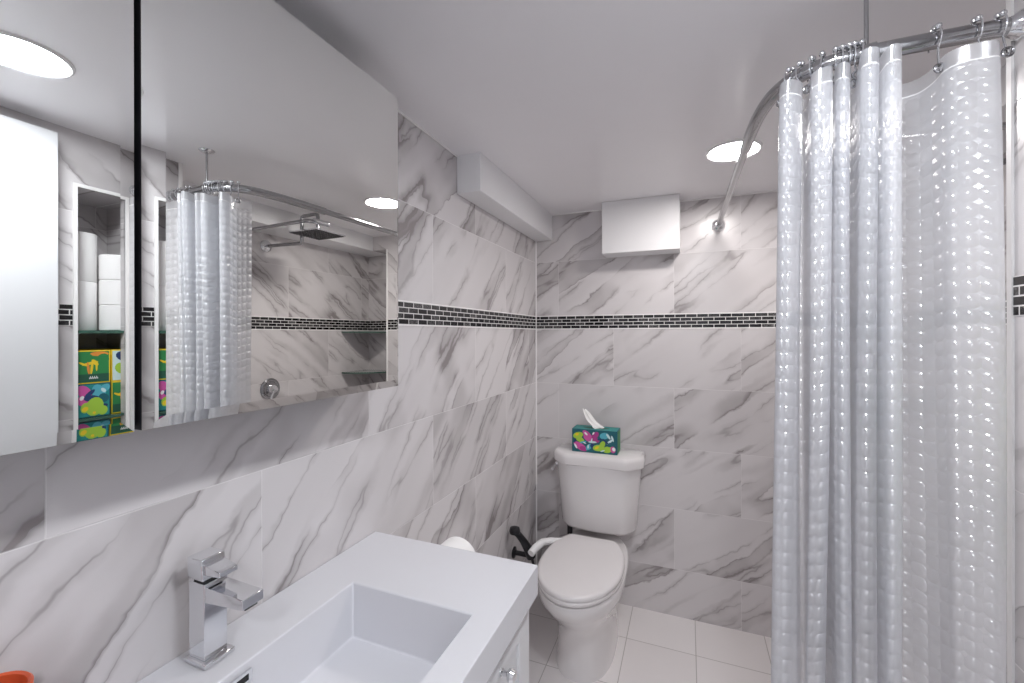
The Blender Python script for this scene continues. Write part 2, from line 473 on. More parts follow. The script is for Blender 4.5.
# ------------------------------------------------------------------ mirror cabinet
mc = thing('mirror_cabinet', 'mirror cabinet with two frameless mirror doors on the wall above the sink', 'mirror cabinet', (0.0, 0.51, 1.326))
obj('cabinet_body', B((0.001, 0.117, 0.125, 0.885, 1.326, 2.030)), M['dark'], mc)
def mirror_door(y0, y1, z0, z1, th, hy, ins, bd, label):
    t0, dep = 0.021, 0.14
    def X(y, off): return dep + (y - hy) * math.tan(th) + off
    bm = bmesh.new()
    def ring(off, k):     # ins = bevel widths at the near side, far side, bottom, top
        a, b, c, d = [i * k for i in ins]
        return [bm.verts.new((X(y, off), y, z)) for y, z in ((y0 + a, z0 + c), (y1 - b, z0 + c), (y1 - b, z1 - d), (y0 + a, z1 - d))]
    r0, r1, r2 = ring(-t0, 0), ring(-bd, 0), ring(0, 1)
    bm.faces.new(list(reversed(r0))).material_index = 1
    for i in range(4):
        j = (i + 1) % 4
        bm.faces.new((r0[i], r0[j], r1[j], r1[i])).material_index = 1
        bm.faces.new((r1[i], r1[j], r2[j], r2[i])).material_index = 0
    bm.faces.new(r2).material_index = 0
    o = obj('mirror_door', bm, [M['mirror'], M['mirror_edge']], mc, sharp=0.5)
    for p in o.data.polygons: p.use_smooth = False
    o['label'] = label
    return o
mirror_door(0.352, 0.8935, 1.3225, 2.0365, math.radians(1.0), 0.352, (0.028, 0.005, 0.016, 0.008), 0.0018, 'wide right mirror door')
mirror_door(0.115, 0.343, 1.3225, 2.0365, 0.0, 0.343, (0.015, 0.015, 0.015, 0.015), 0.0003, 'narrow left mirror door')

# ------------------------------------------------------------------ vanity
V0, V1, VX = 0.035, 0.987, 0.4815
vc = thing('vanity_cabinet', 'white vanity cabinet under the sink counter', 'cabinet', (0.24, 0.51, 0.0))
bm = bmesh.new()
box(bm, 0.0015, 0.445, V0 + 0.012, V0 + 0.030, 0.0, 0.826)
box(bm, 0.0015, 0.445, V1 - 0.030, V1 - 0.012, 0.0, 0.826)
box(bm, 0.0015, 0.012, V0 + 0.030, V1 - 0.030, 0.09, 0.76)
box(bm, 0.012, 0.445, V0 + 0.030, V1 - 0.030, 0.09, 0.108)
box(bm, 0.37, 0.388, V0 + 0.030, V1 - 0.030, 0.0, 0.09)
box(bm, 0.445, 0.4625, V1 - 0.034, V1 - 0.012, 0.09, 0.826)
box(bm, 0.445, 0.4625, V0 + 0.012, V0 + 0.034, 0.09, 0.826)
obj('body', bm, M['lacquer'], vc, bevel=0.0015)
def vdoor(y0, y1, ky):
    bm = bmesh.new(); x0, x1 = 0.446, 0.466
    z0, z1, s, q = 0.10, 0.815, 0.05, 0.006
    box(bm, x0, x1, y0, y0 + s, z0, z1); box(bm, x0, x1, y1 - s, y1, z0, z1)
    box(bm, x0, x1, y0 + s, y1 - s, z0, z0 + s); box(bm, x0, x1, y0 + s, y1 - s, z1 - s, z1)
    box(bm, x0, x1 - q, y0 + s, y1 - s, z0 + s, z1 - s)
    d = obj('door', bm, M['lacquer'], vc, bevel=0.0015)
    bm = bmesh.new()
    lathe(bm, [(0.008, 0), (0.008, 0.004), (0.005, 0.006), (0.005, 0.014), (0.011, 0.018), (0.0135, 0.024), (0.011, 0.031), (0.0, 0.032)], (x1, ky, 0.775), 'X', 20)
    k = obj('knob', bm, M['chrome'], d); k['label'] = 'round chrome knob'
vdoor(0.072, 0.355, 0.33); vdoor(0.361, 0.650, 0.625); vdoor(0.656, 0.951, 0.795)

vt = thing('sink_counter', 'white one-piece counter with a deep rectangular basin', 'sink', (0.24, 0.51, 0.827))
bm = bmesh.new()
bx0, bx1, by0, by1, bz = 0.122, 0.420, 0.255, 0.763, 0.782
zb = 0.827
def R4(x0, x1, y0, y1, z): return [bm.verts.new(p) for p in ((x0, y0, z), (x1, y0, z), (x1, y1, z), (x0, y1, z))]
ot, ob = R4(0.001, VX, V0, V1, ZC), R4(0.001, VX, V0, V1, zb)
it, ib = R4(bx0, bx1, by0, by1, ZC), R4(bx0 + 0.004, bx1 - 0.012, by0 + 0.008, by1 - 0.006, bz)
ub = R4(bx0 - 0.01, bx1 + 0.01, by0 - 0.01, by1 + 0.01, zb); ul = R4(bx0 - 0.01, bx1 + 0.01, by0 - 0.01, by1 + 0.01, bz - 0.012)
for i in range(4):
    j = (i + 1) % 4
    bm.faces.new((ot[i], ot[j], it[j], it[i])); bm.faces.new((it[i], it[j], ib[j], ib[i]))
    bm.faces.new((ob[i], ob[j], ot[j], ot[i])); bm.faces.new((ob[j], ob[i], ub[i], ub[j])); bm.faces.new((ub[j], ub[i], ul[i], ul[j]))
bm.faces.new(ib); bm.faces.new(list(reversed(ul)))
obj('counter_top', bm, M['solid_surface'], vt, bevel=0.0035, seg=3)
# overflow slot on the basin's wall side
bm = bmesh.new()
yy0, yy1, zz0, zz1, xx = 0.452, 0.518, 0.8635, 0.8845, 0.1232
box(bm, xx, xx + 0.004, yy0, yy1, zz1 - 0.005, zz1); box(bm, xx, xx + 0.004, yy0, yy1, zz0, zz0 + 0.005)
box(bm, xx, xx + 0.004, yy0, yy0 + 0.006, zz0 + 0.005, zz1 - 0.005); box(bm, xx, xx + 0.004, yy1 - 0.006, yy1, zz0 + 0.005, zz1 - 0.005)
box(bm, xx, xx + 0.001, yy0 + 0.006, yy1 - 0.006, zz0 + 0.005, zz1 - 0.005, 1)
o = obj('overflow_cover', bm, [M['chrome'], M['dark']], vt); o['label'] = 'chrome framed overflow slot'
bm = bmesh.new(); lathe(bm, [(0.033, 0.0005), (0.033, 0.003), (0.026, 0.0045), (0.024, 0.002), (0.020, 0.004), (0.0, 0.006)], (0.27, 0.50, bz), n=32)
o = obj('drain', bm, M['chrome'], vt); o['label'] = 'round chrome drain'

# faucet
fc = thing('faucet', 'square chrome single lever faucet beside the wall on the sink counter', 'faucet', (0.055, 0.503, ZC))
obj('base_plate', B((0.027, 0.081, 0.4705, 0.5215, ZC, ZC + 0.009)), M['chrome'], fc, bevel=0.002)
obj('body', B((0.031, 0.070, 0.476, 0.515, ZC + 0.009, 1.034)), M['chrome'], fc, bevel=0.001)
bm = bmesh.new()
loft(bm, [[(0.062, 0.477, 1.003), (0.062, 0.514, 1.003), (0.062, 0.514, 1.030), (0.062, 0.477, 1.030)],
          [(0.160, 0.477, 1.012), (0.160, 0.514, 1.012), (0.160, 0.514, 1.028), (0.160, 0.477, 1.028)]])
sp = obj('spout', bm, M['chrome'], fc, bevel=0.001)
obj('aerator', B((0.142, 0.156, 0.485, 0.506, 1.007, 1.012)), M['dark'], sp)
obj('neck', B((0.036, 0.065, 0.481, 0.510, 1.034, 1.039)), M['dark'], fc)
bm = bmesh.new()
loft(bm, [[(0.029, 0.475, 1.039), (0.068, 0.475, 1.039), (0.068, 0.515, 1.039), (0.029, 0.515, 1.039)],
          [(0.027, 0.475, 1.074), (0.064, 0.475, 1.074), (0.064, 0.515, 1.074), (0.027, 0.515, 1.074)]])
obj('handle', bm, M['chrome'], fc, bevel=0.0015)
bm = bmesh.new()
loft(bm, [[(0.060, 0.478, 1.048), (0.060, 0.512, 1.048), (0.060, 0.512, 1.066), (0.060, 0.478, 1.066)],
          [(0.102, 0.480, 1.050), (0.102, 0.511, 1.050), (0.102, 0.511, 1.058), (0.102, 0.480, 1.058)]])
obj('lever', bm, M['chrome'], fc, bevel=0.001)

# orange cup at the left end of the counter
bm = bmesh.new()
lathe(bm, [(0.030, 0.0), (0.036, 0.004), (0.038, 0.07), (0.040, 0.11), (0.041, 0.1365), (0.039, 0.1385), (0.036, 0.1365), (0.034, 0.02), (0.0, 0.018)], (0.065, 0.232, ZC), n=40)
tag(obj('cup', bm, M['orange']), 'orange rounded cup standing at the left end of the counter', 'cup')

# ------------------------------------------------------------------ toilet
TX = 0.378
tl = thing('toilet', 'white two-piece toilet with closed lid against the back wall', 'toilet', (TX, 1.98, 0.0))
def egg(z, a, yf, ym, yb, ef=2.0, eb=2.6, n=56, cx=TX, cut=None):
    """outline: half width a, front tip yf, widest at ym, back at yb"""
    r = []
    for k in range(n):
        t = 2 * PI * k / n
        c, s = math.cos(t), math.sin(t)
        e = ef if s < 0 else eb
        x = cx + a * math.copysign(abs(c) ** (2 / e), c)
        L = (ym - yf) if s < 0 else (yb - ym)
        y = ym + L * math.copysign(abs(s) ** (2 / e), s)
        if cut is not None: y = min(y, cut)
        r.append((x, y, z))
    return r
bm = bmesh.new()
loft(bm, [egg(0.0, 0.128, 1.775, 2.02, 2.30, 2.4, 3), egg(0.02, 0.127, 1.778, 2.02, 2.30, 2.4, 3), egg(0.05, 0.123, 1.79, 2.02, 2.29, 2.3, 3),
          egg(0.14, 0.121, 1.785, 2.01, 2.28, 2.2, 3), egg(0.20, 0.126, 1.765, 2.0, 2.28, 2.1, 3), egg(0.25, 0.138, 1.725, 1.97, 2.29, 2.0, 2.8),
          egg(0.29, 0.156, 1.680, 1.94, 2.30, 2.0, 2.8), egg(0.325, 0.170, 1.648, 1.92, 2.31, 2.0, 2.8), egg(0.355, 0.181, 1.620, 1.91, 2.32, 2.0, 2.8),
          egg(0.385, 0.185, 1.612, 1.91, 2.32, 2.0, 2.8), egg(0.400, 0.183, 1.614, 1.91, 2.32, 2.0, 2.8), egg(0.405, 0.176, 1.635, 1.91, 2.315, 2.0, 2.8)])
obj('bowl', bm, M['porcelain'], tl, sharp=60)
bm = bmesh.new()
loft(bm, [egg(0.4055, 0.176, 1.618, 1.89, 2.16, 2.0, 2.3, cut=2.10), egg(0.409, 0.181, 1.612, 1.89, 2.16, 2.0, 2.3, cut=2.105), egg(0.420, 0.182, 1.611, 1.89, 2.16, 2.0, 2.3, cut=2.105), egg(0.4245, 0.178, 1.616, 1.89, 2.16, 2.0, 2.3, cut=2.10)])
obj('seat', bm, M['seat'], tl, sharp=60)
bm = bmesh.new()
loft(bm, [egg(0.426, 0.176, 1.620, 1.88, 2.19, 2.0, 2.3, cut=2.14), egg(0.429, 0.181, 1.614, 1.88, 2.19, 2.0, 2.3, cut=2.145), egg(0.439, 0.181, 1.614, 1.88, 2.19, 2.0, 2.3, cut=2.145),
          egg(0.4455, 0.176, 1.620, 1.88, 2.19, 2.0, 2.3, cut=2.14), egg(0.4475, 0.166, 1.631, 1.88, 2.18, 2.0, 2.3, cut=2.13), egg(0.4485, 0.10, 1.74, 1.89, 2.08, 2.0, 2.3)])
lid = obj('seat_lid', bm, M['seat'], tl, sharp=60)
for sx in (-0.07, 0.07):
    bm = bmesh.new(); box(bm, TX + sx - 0.018, TX + sx + 0.018, 2.115, 2.150, 0.4055, 0.437)
    obj('hinge', bm, M['seat'], tl, bevel=0.006, seg=3)
# tank: chamfered front corners, tapering downwards
def tank_ring(z, hw, yf, yb, ch, bulge=0.012, r=0.02):
    cx = TX + 0.003
    base = [(-hw, yb - r), (-hw + r, yb), (hw - r, yb), (hw, yb - r), (hw, yf + ch + 0.015), (hw - 0.01, yf + ch - 0.004), (hw - ch + 0.008, yf + 0.008), (hw - ch - 0.016, yf)]
    front = [(hw - ch - 0.016 - (2 * (hw - ch - 0.016)) * k / 8, yf - bulge * math.sin(PI * k / 8)) for k in range(1, 8)]
    rest = [(-(hw - ch - 0.016), yf), (-(hw - ch + 0.008), yf + 0.008), (-hw + 0.01, yf + ch - 0.004), (-hw, yf + ch + 0.015)]
    return [(cx + x, y, z) for x, y in base + front + rest]
bm = bmesh.new()
loft(bm, [tank_ring(0.444, 0.156, 2.215, 2.34, 0.04), tank_ring(0.451, 0.179, 2.198, 2.352, 0.045), tank_ring(0.467, 0.191, 2.188, 2.358, 0.05), tank_ring(0.60, 0.199, 2.180, 2.36, 0.055),
          tank_ring(0.790, 0.217, 2.172, 2.362, 0.06)])
obj('tank', bm, M['porcelain'], tl, sharp=50)
bm = bmesh.new()
LB = dict(bulge=-0.008)
loft(bm, [tank_ring(0.782, 0.222, 2.160, 2.366, 0.068, **LB), tank_ring(0.786, 0.230, 2.152, 2.370, 0.072, **LB), tank_ring(0.820, 0.232, 2.150, 2.370, 0.073, **LB),
          tank_ring(0.834, 0.227, 2.155, 2.368, 0.071, **LB), tank_ring(0.841, 0.215, 2.167, 2.362, 0.066, **LB)])
obj('tank_lid', bm, M['porcelain'], tl, sharp=55)
bm = bmesh.new()
tube(bm, [(TX - 0.208, 2.262, 0.752), (TX - 0.225, 2.262, 0.752)], 0.011, 14)
tube(bm, [(TX - 0.222, 2.262, 0.752), (TX - 0.224, 2.225, 0.746), (TX - 0.224, 2.195, 0.742)], [0.006, 0.005, 0.007], 10)
o = obj('flush_lever', bm, M['chrome'], tl); o['label'] = 'small chrome flush lever'
bm = bmesh.new()
pth = [(TX - 0.13, 2.075, 0.432), (TX - 0.185, 2.035, 0.441), (TX - 0.215, 1.998, 0.446), (TX - 0.235, 1.950, 0.436), (TX - 0.245, 1.915, 0.424)]
tube(bm, pth, [0.014, 0.016, 0.017, 0.018, 0.017], 14)
o = obj('side_arm', bm, M['white_plastic'], tl); o['label'] = 'white plastic arm bent out beside the seat'
bm = bmesh.new(); tube(bm, [(TX - 0.14, 2.235, 0.443), (TX - 0.14, 2.235, 0.395)], 0.014, 12)
obj('tank_bolt', bm, M['black'], tl)

# black-handled sprayer in the corner behind the vanity
bs = thing('hand_sprayer', 'black hand sprayer hung on the left wall between vanity and toilet', 'sprayer', (0.012, 2.02, 0.40))
bm = bmesh.new()
hp = [(0.042, 1.945, 0.500), (0.054, 1.965, 0.475), (0.068, 1.99, 0.438), (0.084, 2.01, 0.395), (0.096, 2.025, 0.350)]
tube(bm, hp, [0.016, 0.016, 0.018, 0.022, 0.024], 16)
obj('handle', bm, M['black'], bs)
bm = bmesh.new(); lathe(bm, [(0.012, -0.020), (0.025, -0.014), (0.027, 0.0), (0.023, 0.012), (0.010, 0.018)], (0.041, 1.943, 0.506), n=24)
obj('head', bm, M['black'], bs)
bm = bmesh.new(); tube(bm, [(0.001, 2.030, 0.352), (0.085, 2.022, 0.356)], 0.012, 12)
lathe(bm, [(0.028, 0.001), (0.028, 0.006), (0.014, 0.010)], (0.0, 2.030, 0.352), 'X', 24)
obj('wall_bracket', bm, M['black'], bs)
bm = bmesh.new(); tube(bm, catmull([(0.096, 2.025, 0.352), (0.112, 2.05, 0.27), (0.125, 2.12, 0.20), (0.120, 2.22, 0.18), (0.110, 2.31, 0.20), (0.110, 2.381, 0.22)], 8), 0.007, 10)
obj('hose', bm, M['black'], bs)

# toilet roll on a bar at the vanity's end
tr = thing('toilet_roll', 'white toilet roll on a bar behind the far end of the vanity', 'toilet roll', (0.185, 1.07, 0.79))
bm = bmesh.new()
cy0, cy1, cz = 1.015, 1.120, 0.797
lathe(bm, [(0.021, cy0 - 1.07), (0.056, cy0 - 1.07), (0.061, cy0 - 1.068), (0.061, cy1 - 1.072), (0.056, cy1 - 1.07), (0.021, cy1 - 1.07), (0.021, cy0 - 1.07)], (0.192, 1.07, cz), 'Y', 48, cap0=False, cap1=False)
obj('roll', bm, M['paper'], tr)
bm = bmesh.new(); lathe(bm, [(0.0205, -0.054), (0.0215, -0.054), (0.0215, 0.049), (0.0205, 0.049), (0.0205, -0.054)], (0.192, 1.07, cz), 'Y', 32, cap0=False, cap1=False)
obj('core', bm, M['card'], tr)
rh_ = thing('roll_holder', 'chrome bar holding the toilet roll on the vanity end panel', 'toilet roll holder', (0.185, 0.976, 0.797))
bm = bmesh.new(); tube(bm, [(0.192, 0.975, 0.789), (0.192, 1.15, 0.789)], 0.0125, 16)
obj('bar', bm, M['chrome'], rh_)
bm = bmesh.new(); lathe(bm, [(0.024, -0.001), (0.024, 0.006), (0.014, 0.009)], (0.192, 0.976, 0.789), 'Y', 28)
obj('flange', bm, M['chrome'], rh_)

# ------------------------------------------------------------------ printed tissue boxes
def leaf(bm, c, u, v, L, Wd, ang, mi, nrm, off):
    """flat printed petal: c centre on the face, u,v face axes"""
    ca, sa = math.cos(ang), math.sin(ang); pts = []
    for k in range(14):
        t = 2 * PI * k / 14
        a, b = L * math.cos(t), Wd * math.sin(t)
        p = c + u * (a * ca - b * sa) + v * (a * sa + b * ca) + nrm * off
        pts.append(bm.verts.new(p))
    bm.faces.new(pts).material_index = mi
PR = ['lime', 'pink', 'magenta', 'pale', 'navy', 'yellow', 'sky', 'dteal', 'white_plastic', 'green', 'orangep', 'dgreen']
PI_ = {n: i for i, n in enumerate(PR)}
FLORAL = [  # s, t in 0..1 of the face, length, width, angle, colour
    (.10, .74, .115, .10, .3, 'lime'), (.16, .56, .12, .085, -.5, 'lime'), (.10, .78, .04, .045, .4, 'yellow'),
    (.34, .82, .12, .085, 2.5, 'pink'), (.40, .62, .15, .115, -.4, 'pink'), (.52, .78, .10, .085, .9, 'magenta'), (.53, .55, .085, .075, .1, 'magenta'), (.31, .84, .045, .03, 2.4, 'white_plastic'), (.48, .88, .035, .025, 1., 'white_plastic'),
    (.14, .20, .16, .105, -.5, 'pink'), (.25, .13, .085, .07, -.2, 'magenta'), (.07, .22, .06, .03, 2.1, 'white_plastic'),
    (.24, .43, .075, .03, .3, 'sky'), (.28, .40, .035, .018, -.4, 'white_plastic'), (.38, .23, .09, .07, .8, 'sky'), (.36, .24, .045, .025, 1.5, 'pale'), (.45, .30, .05, .06, 1.4, 'navy'),
    (.60, .22, .125, .10, .1, 'lime'), (.68, .37, .095, .08, 1.1, 'lime'), (.56, .23, .05, .04, .6, 'yellow'), (.80, .18, .10, .10, .3, 'lime'), (.69, .10, .05, .02, .4, 'pale'),
    (.73, .80, .10, .10, .2, 'sky'), (.82, .79, .07, .035, 2.2, 'pale'), (.91, .70, .065, .03, 1.9, 'pale'), (.85, .55, .085, .035, .7, 'pale'), (.76, .54, .09, .03, 2.4, 'navy'), (.88, .42, .09, .07, .3, 'dteal'),
    (.92, .20, .055, .10, .2, 'pink'), (.94, .22, .035, .06, .3, 'white_plastic'), (.46, .47, .09, .03, .05, 'pale'), (.44, .55, .05, .02, 1.3, 'pale'), (.05, .48, .05, .03, 1.2, 'navy'), (.62, .62, .05, .03, .2, 'navy')]
def face_print(bm, o, U, Vv, spec, k=0.0004):
    """o = corner, U/V = full face edge vectors"""
    W_, H_ = U.length, Vv.length
    u, v = U.normalized(), Vv.normalized(); n = u.cross(v)
    for i, (s, t, L, Wd, a, c) in enumerate(spec):
        L_, W2 = L * W_ * 1.1, Wd * H_ * 1.5
        s = min(max(s, L_ / W_), 1 - L_ / W_)
        hh = min(0.5, math.hypot(W2 * math.cos(a), L_ * math.sin(a)) / H_)
        t = min(max(t, hh), 1 - hh)
        leaf(bm, o + U * s + Vv * t, u, v, L_ * .98, W2, a, PI_[c], n, k + i * 0.00002)

# tissue box on the toilet tank
tb = thing('tissue_box', 'green flowered tissue box on top of the toilet tank', 'tissue box', (0.372, 2.265, 0.841))
x0, x1, y0, y1, z0, z1 = 0.255, 0.487, 2.215, 2.320, 0.8415, 0.959
obj('carton', B((x0, x1, y0, y1, z0, z1)), M['dteal'], tb, bevel=0.001)
bm = bmesh.new()
q = 0.004
def rect(bm, o, U, Vv, mi, off):
    n = U.normalized().cross(Vv.normalized())
    bm.faces.new([bm.verts.new(o + p + n * off) for p in (U * 0, U, U + Vv, Vv)]).material_index = mi
PR2 = [M[c] for c in PR] + [M['teal']]
rect(bm, Vector((x0 + q, y0, z0 + q)), Vector((x1 - x0 - 2 * q, 0, 0)), Vector((0, 0, z1 - z0 - 2 * q)), 7, 0.0003)
face_print(bm, Vector((x0 + q, y0, z0 + q)), Vector((x1 - x0 - 2 * q, 0, 0)), Vector((0, 0, z1 - z0 - 2 * q)), FLORAL, 0.0006)
rect(bm, Vector((x1, y0 + q, z0 + q)), Vector((0, y1 - y0 - 2 * q, 0)), Vector((0, 0, z1 - z0 - 2 * q)), 9, 0.0003)
rect(bm, Vector((x0 + q, y0 + q, z1)), Vector((x1 - x0 - 2 * q, 0, 0)), Vector((0, y1 - y0 - 2 * q, 0)), 12, 0.0003)
leaf(bm, Vector(((x0 + x1) / 2, (y0 + y1) / 2, z1)), Vector((1, 0, 0)), Vector((0, 1, 0)), 0.07, 0.022, 0, 11, Vector((0, 0, 1)), 0.0006)
o = obj('print', bm, PR2, tb, recalc=False); o['label'] = 'pink and lime flower print on teal'
# the tissue: a folded strip curling up to the left
bm = bmesh.new()
cen = [(0.392, 0.952), (0.388, 0.967), (0.366, 0.981), (0.345, 0.998), (0.332, 1.020), (0.322, 1.040), (0.306, 1.056)]
wid = [0.085, 0.082, 0.064, 0.048, 0.042, 0.036, 0.016]
rows = []
for i, ((cx, cz_), wd) in enumerate(zip(cen, wid)):
    row = []
    for k in range(13):
        f = k / 12 - 0.5
        fold = 0.010 * math.cos(f * 9.0 + i * 0.5) * (1 - 0.08 * i)
        row.append((cx + f * wd * 0.75 + 0.4 * fold, 2.262 + f * wd * 0.55 + fold, cz_ + f * wd * -0.28 + 0.003 * math.sin(k * 1.3)))
    rows.append(row)
loft(bm, rows, False, False, closed=False)
o = obj('tissue', bm, M['paper'], tb, sharp=80)
so = o.modifiers.new('thick', 'SOLIDIFY'); so.thickness = 0.0012
sb = o.modifiers.new('smooth', 'SUBSURF'); sb.levels = 1; sb.render_levels = 2

# ------------------------------------------------------------------ things in the niche (seen in the mirror)
def nshelf(z, label):
    t = thing('niche_shelf', label, 'shelf', ((XR + NX) / 2, (NY0 + NY1) / 2, z), 'glass shelves of the wall niche')
    obj('pane', B((XR + 0.006, NX, NY0, NY1, z, z + 0.010)), M['glass_edge'], t, bevel=0.001)
nshelf(1.455, 'upper dark glass shelf of the niche, under the paper rolls')
nshelf(1.155, 'lower dark glass shelf of the niche, under the tissue boxes')
def tall_roll(x, y, z, label):
    t = thing('paper_roll', label, 'paper roll', (x, y, z), 'paper rolls in the niche')
    bm = bmesh.new(); h = 0.172
    lathe(bm, [(0.020, 0), (0.047, 0), (0.049, 0.003), (0.049, h - 0.003), (0.047, h), (0.020, h), (0.020, 0)], (x, y, z), n=40, cap0=False, cap1=False)
    obj('roll', bm, M['paper'], t)
    bm = bmesh.new(); lathe(bm, [(0.0190, 0.001), (0.0198, 0.001), (0.0198, h - 0.001), (0.0190, h - 0.001), (0.0190, 0.001)], (x, y, z), n=28, cap0=False, cap1=False)
    obj('core', bm, M['card'], t)
tall_roll(1.47, NY0 + 0.052, 1.4655, 'tall paper roll at the bottom of the left niche stack')
tall_roll(1.47, NY0 + 0.052, 1.638, 'tall paper roll on top of the left niche stack')
def bath_roll(x, y, z, label):
    t = thing('toilet_roll', label, 'toilet roll', (x, y, z), 'toilet rolls in the niche')
    bm = bmesh.new(); h = 0.091
    lathe(bm, [(0.020, 0), (0.046, 0), (0.049, 0.003), (0.049, h - 0.003), (0.046, h), (0.020, h), (0.020, 0)], (x, y, z), n=40, cap0=False, cap1=False)
    obj('roll', bm, M['paper'], t)
    bm = bmesh.new(); lathe(bm, [(0.0190, 0.001), (0.0198, 0.001), (0.0198, h - 0.001), (0.0190, h - 0.001), (0.0190, 0.001)], (x, y, z), n=28, cap0=False, cap1=False)
    obj('core', bm, M['card'], t)
for i, wd in enumerate(('bottom', 'middle', 'top')):
    bath_roll(1.420, NY0 + 0.1405, 1.4655 + i * 0.0915, 'white toilet roll at the %s of the right niche stack' % wd)

LEAFY = [(.14, .86, .13, .11, .9, 'sky'), (.32, .72, .20, .20, -.3, 'sky'), (.18, .80, .10, .035, .9, 'pale'), (.16, .50, .15, .04, -.5, 'pale'), (.14, .55, .16, .10, -.4, 'dteal'),
         (.78, .84, .18, .16, -.6, 'pink'), (.80, .55, .17, .14, .3, 'pink'), (.86, .60, .06, .05, .4, 'white_plastic'), (.55, .56, .24, .07, .1, 'navy'), (.62, .72, .07, .12, .8, 'navy'),
         (.24, .27, .20, .05, -.3, 'navy'), (.46, .28, .26, .20, .2, 'lime'), (.20, .12, .14, .10, .3, 'lime'), (.75, .28, .14, .11, .2, 'lime'), (.76, .24, .08, .06, .8, 'yellow'), (.48, .10, .05, .03, .3, 'yellow')]
JUNGLE = [(.26, .92, .28, .05, .0, 'orangep'), (.20, .70, .20, .16, .4, 'green'), (.70, .76, .22, .12, .3, 'green'), (.30, .40, .24, .14, .2, 'green'), (.60, .62, .24, .030, -.25, 'yellow'),
          (.45, .64, .14, .040, .9, 'yellow'), (.55, .48, .04, .15, .1, 'yellow'), (.66, .46, .04, .14, -.1, 'orangep'), (.82, .60, .14, .022, .5, 'yellow'), (.40, .52, .03, .11, .0, 'yellow')]
SIDE = [(.5, .80, .36, .12, .3, 'navy'), (.35, .55, .26, .10, 1.2, 'pale'), (.65, .40, .26, .12, .8, 'lime'), (.4, .2, .26, .12, -.4, 'pale')]
def carton(z, hgt, kind, yc, wd, x_front, label, k):
    x1_ = x_front + 0.205
    t = thing('tissue_box', label, 'tissue box', ((x_front + x1_) / 2, yc, z), 'tissue boxes in the niche')
    ya, yb_ = yc + wd / 2, yc - wd / 2
    obj('carton', B((x_front, x1_, yb_, ya, z, z + hgt)), M['yellow'] if kind != 'leaf' else M['dteal'], t, bevel=0.0008)
    bm = bmesh.new(); b = 0.004
    # face towards -X: u = -Y ... keep the outward normal -X
    o = Vector((x_front, ya - b, z + b)); U = Vector((0, -(wd - 2 * b), 0)); Vv = Vector((0, 0, hgt - 2 * b))
    rect(bm, o, U, Vv, {'leaf': 12, 'jungle': 9, 'side': 3}[kind], 0.0003)
    face_print(bm, o, U, Vv, {'leaf': LEAFY, 'jungle': JUNGLE, 'side': SIDE}[kind], 0.0006)
    if kind == 'jungle':
        rect(bm, o + Vv * 0.02, U, Vv * 0.25, 11, 0.0011)
        for i in range(9):   # small white marks of the unreadable line of print
            rect(bm, o + U * (0.36 + i * 0.032) + Vv * (0.11 + 0.01 * (i % 2)), U * 0.022, Vv * (0.05 + 0.03 * ((i * 3) % 2)), 8, 0.0014)
    o2 = obj('print', bm, PR2, t, recalc=False)
A1, A2 = NY0 + 0.050, NY0 + 0.149
carton(1.166, 0.116, 'leaf', A1, 0.095, 1.372, 'teal tissue box with pink flowers on the lower niche shelf', 0)
carton(1.2825, 0.114, 'jungle', A1, 0.095, 1.372, 'dark green tissue box with yellow edges, top of the left pile in the niche', 1)
carton(1.166, 0.116, 'jungle', A2, 0.086, 1.385, 'green tissue box with yellow edges, under the pale one in the niche', 2)
carton(1.2825, 0.114, 'side', A2, 0.086, 1.385, 'pale tissue box with blue print, top of the right pile in the niche', 3)
carton(1.036, 0.116, 'leaf', A1, 0.095, 1.372, 'teal tissue box with pink flowers on the niche floor, below the lower shelf', 4)
carton(1.036, 0.116, 'jungle', A2, 0.086, 1.385, 'green tissue box with yellow edges on the niche floor, below the lower shelf', 5)
# ------------------------------------------------------------------ shower curtain rod
ZR = 1.987
RP = [(0.957, YB - 0.001), (0.960, 2.1), (0.965, 1.75), (0.970, 1.45), (0.974, 1.28), (0.983, 1.180), (1.000, 1.112), (1.030, 1.064), (1.076, 1.038), (1.131, 1.029), (1.20, 1.028), (1.28, 1.030), (XR - 0.001, 1.032)]
rodpts = [(x, y, ZR) for x, y in catmull(RP, 16)]
rod = thing('curtain_rod', 'chrome L-shaped shower curtain rod bent from back wall to right wall', 'curtain rod', (1.131, 1.018, ZR))
split = min(range(len(rodpts)), key=lambda i: abs(rodpts[i][1] - 1.42))
bm = bmesh.new(); tube(bm, rodpts[:split + 1], 0.0120, 18)
obj('inner_tube', bm, M['steel'], rod)
bm = bmesh.new(); tube(bm, rodpts[split:], 0.0150, 20)
obj('outer_tube', bm, M['steel'], rod)
bm = bmesh.new(); lathe(bm, [(0.031, 0), (0.031, -0.008), (0.024, -0.018), (0.016, -0.026), (0.013, -0.03)], (0.957, YB, ZR), 'Y', 32)
o = obj('flange', bm, M['chrome'], rod); o['label'] = 'round chrome flange on the back wall'
bm = bmesh.new(); lathe(bm, [(0.024, 0), (0.024, -0.006), (0.020, -0.012), (0.0165, -0.018), (0.0155, -0.022)], (XR, 1.032, ZR), 'X', 32)
o = obj('flange', bm, M['chrome'], rod); o['label'] = 'round chrome flange on the right wall'
bm = bmesh.new(); tube(bm, [(1.133, 1.029, ZR + 0.012), (1.133, 1.029, H - 0.001)], 0.0038, 14)
tube(bm, [(1.120, 1.0294, ZR), (1.146, 1.0286, ZR)], 0.0178, 20)
o = obj('ceiling_post', bm, M['steel'], rod); o['label'] = 'thin steel support post to the ceiling'
bm = bmesh.new(); lathe(bm, [(0.006, -0.012), (0.020, -0.006), (0.026, -0.002), (0.026, 0)], (1.133, 1.029, H), n=28)
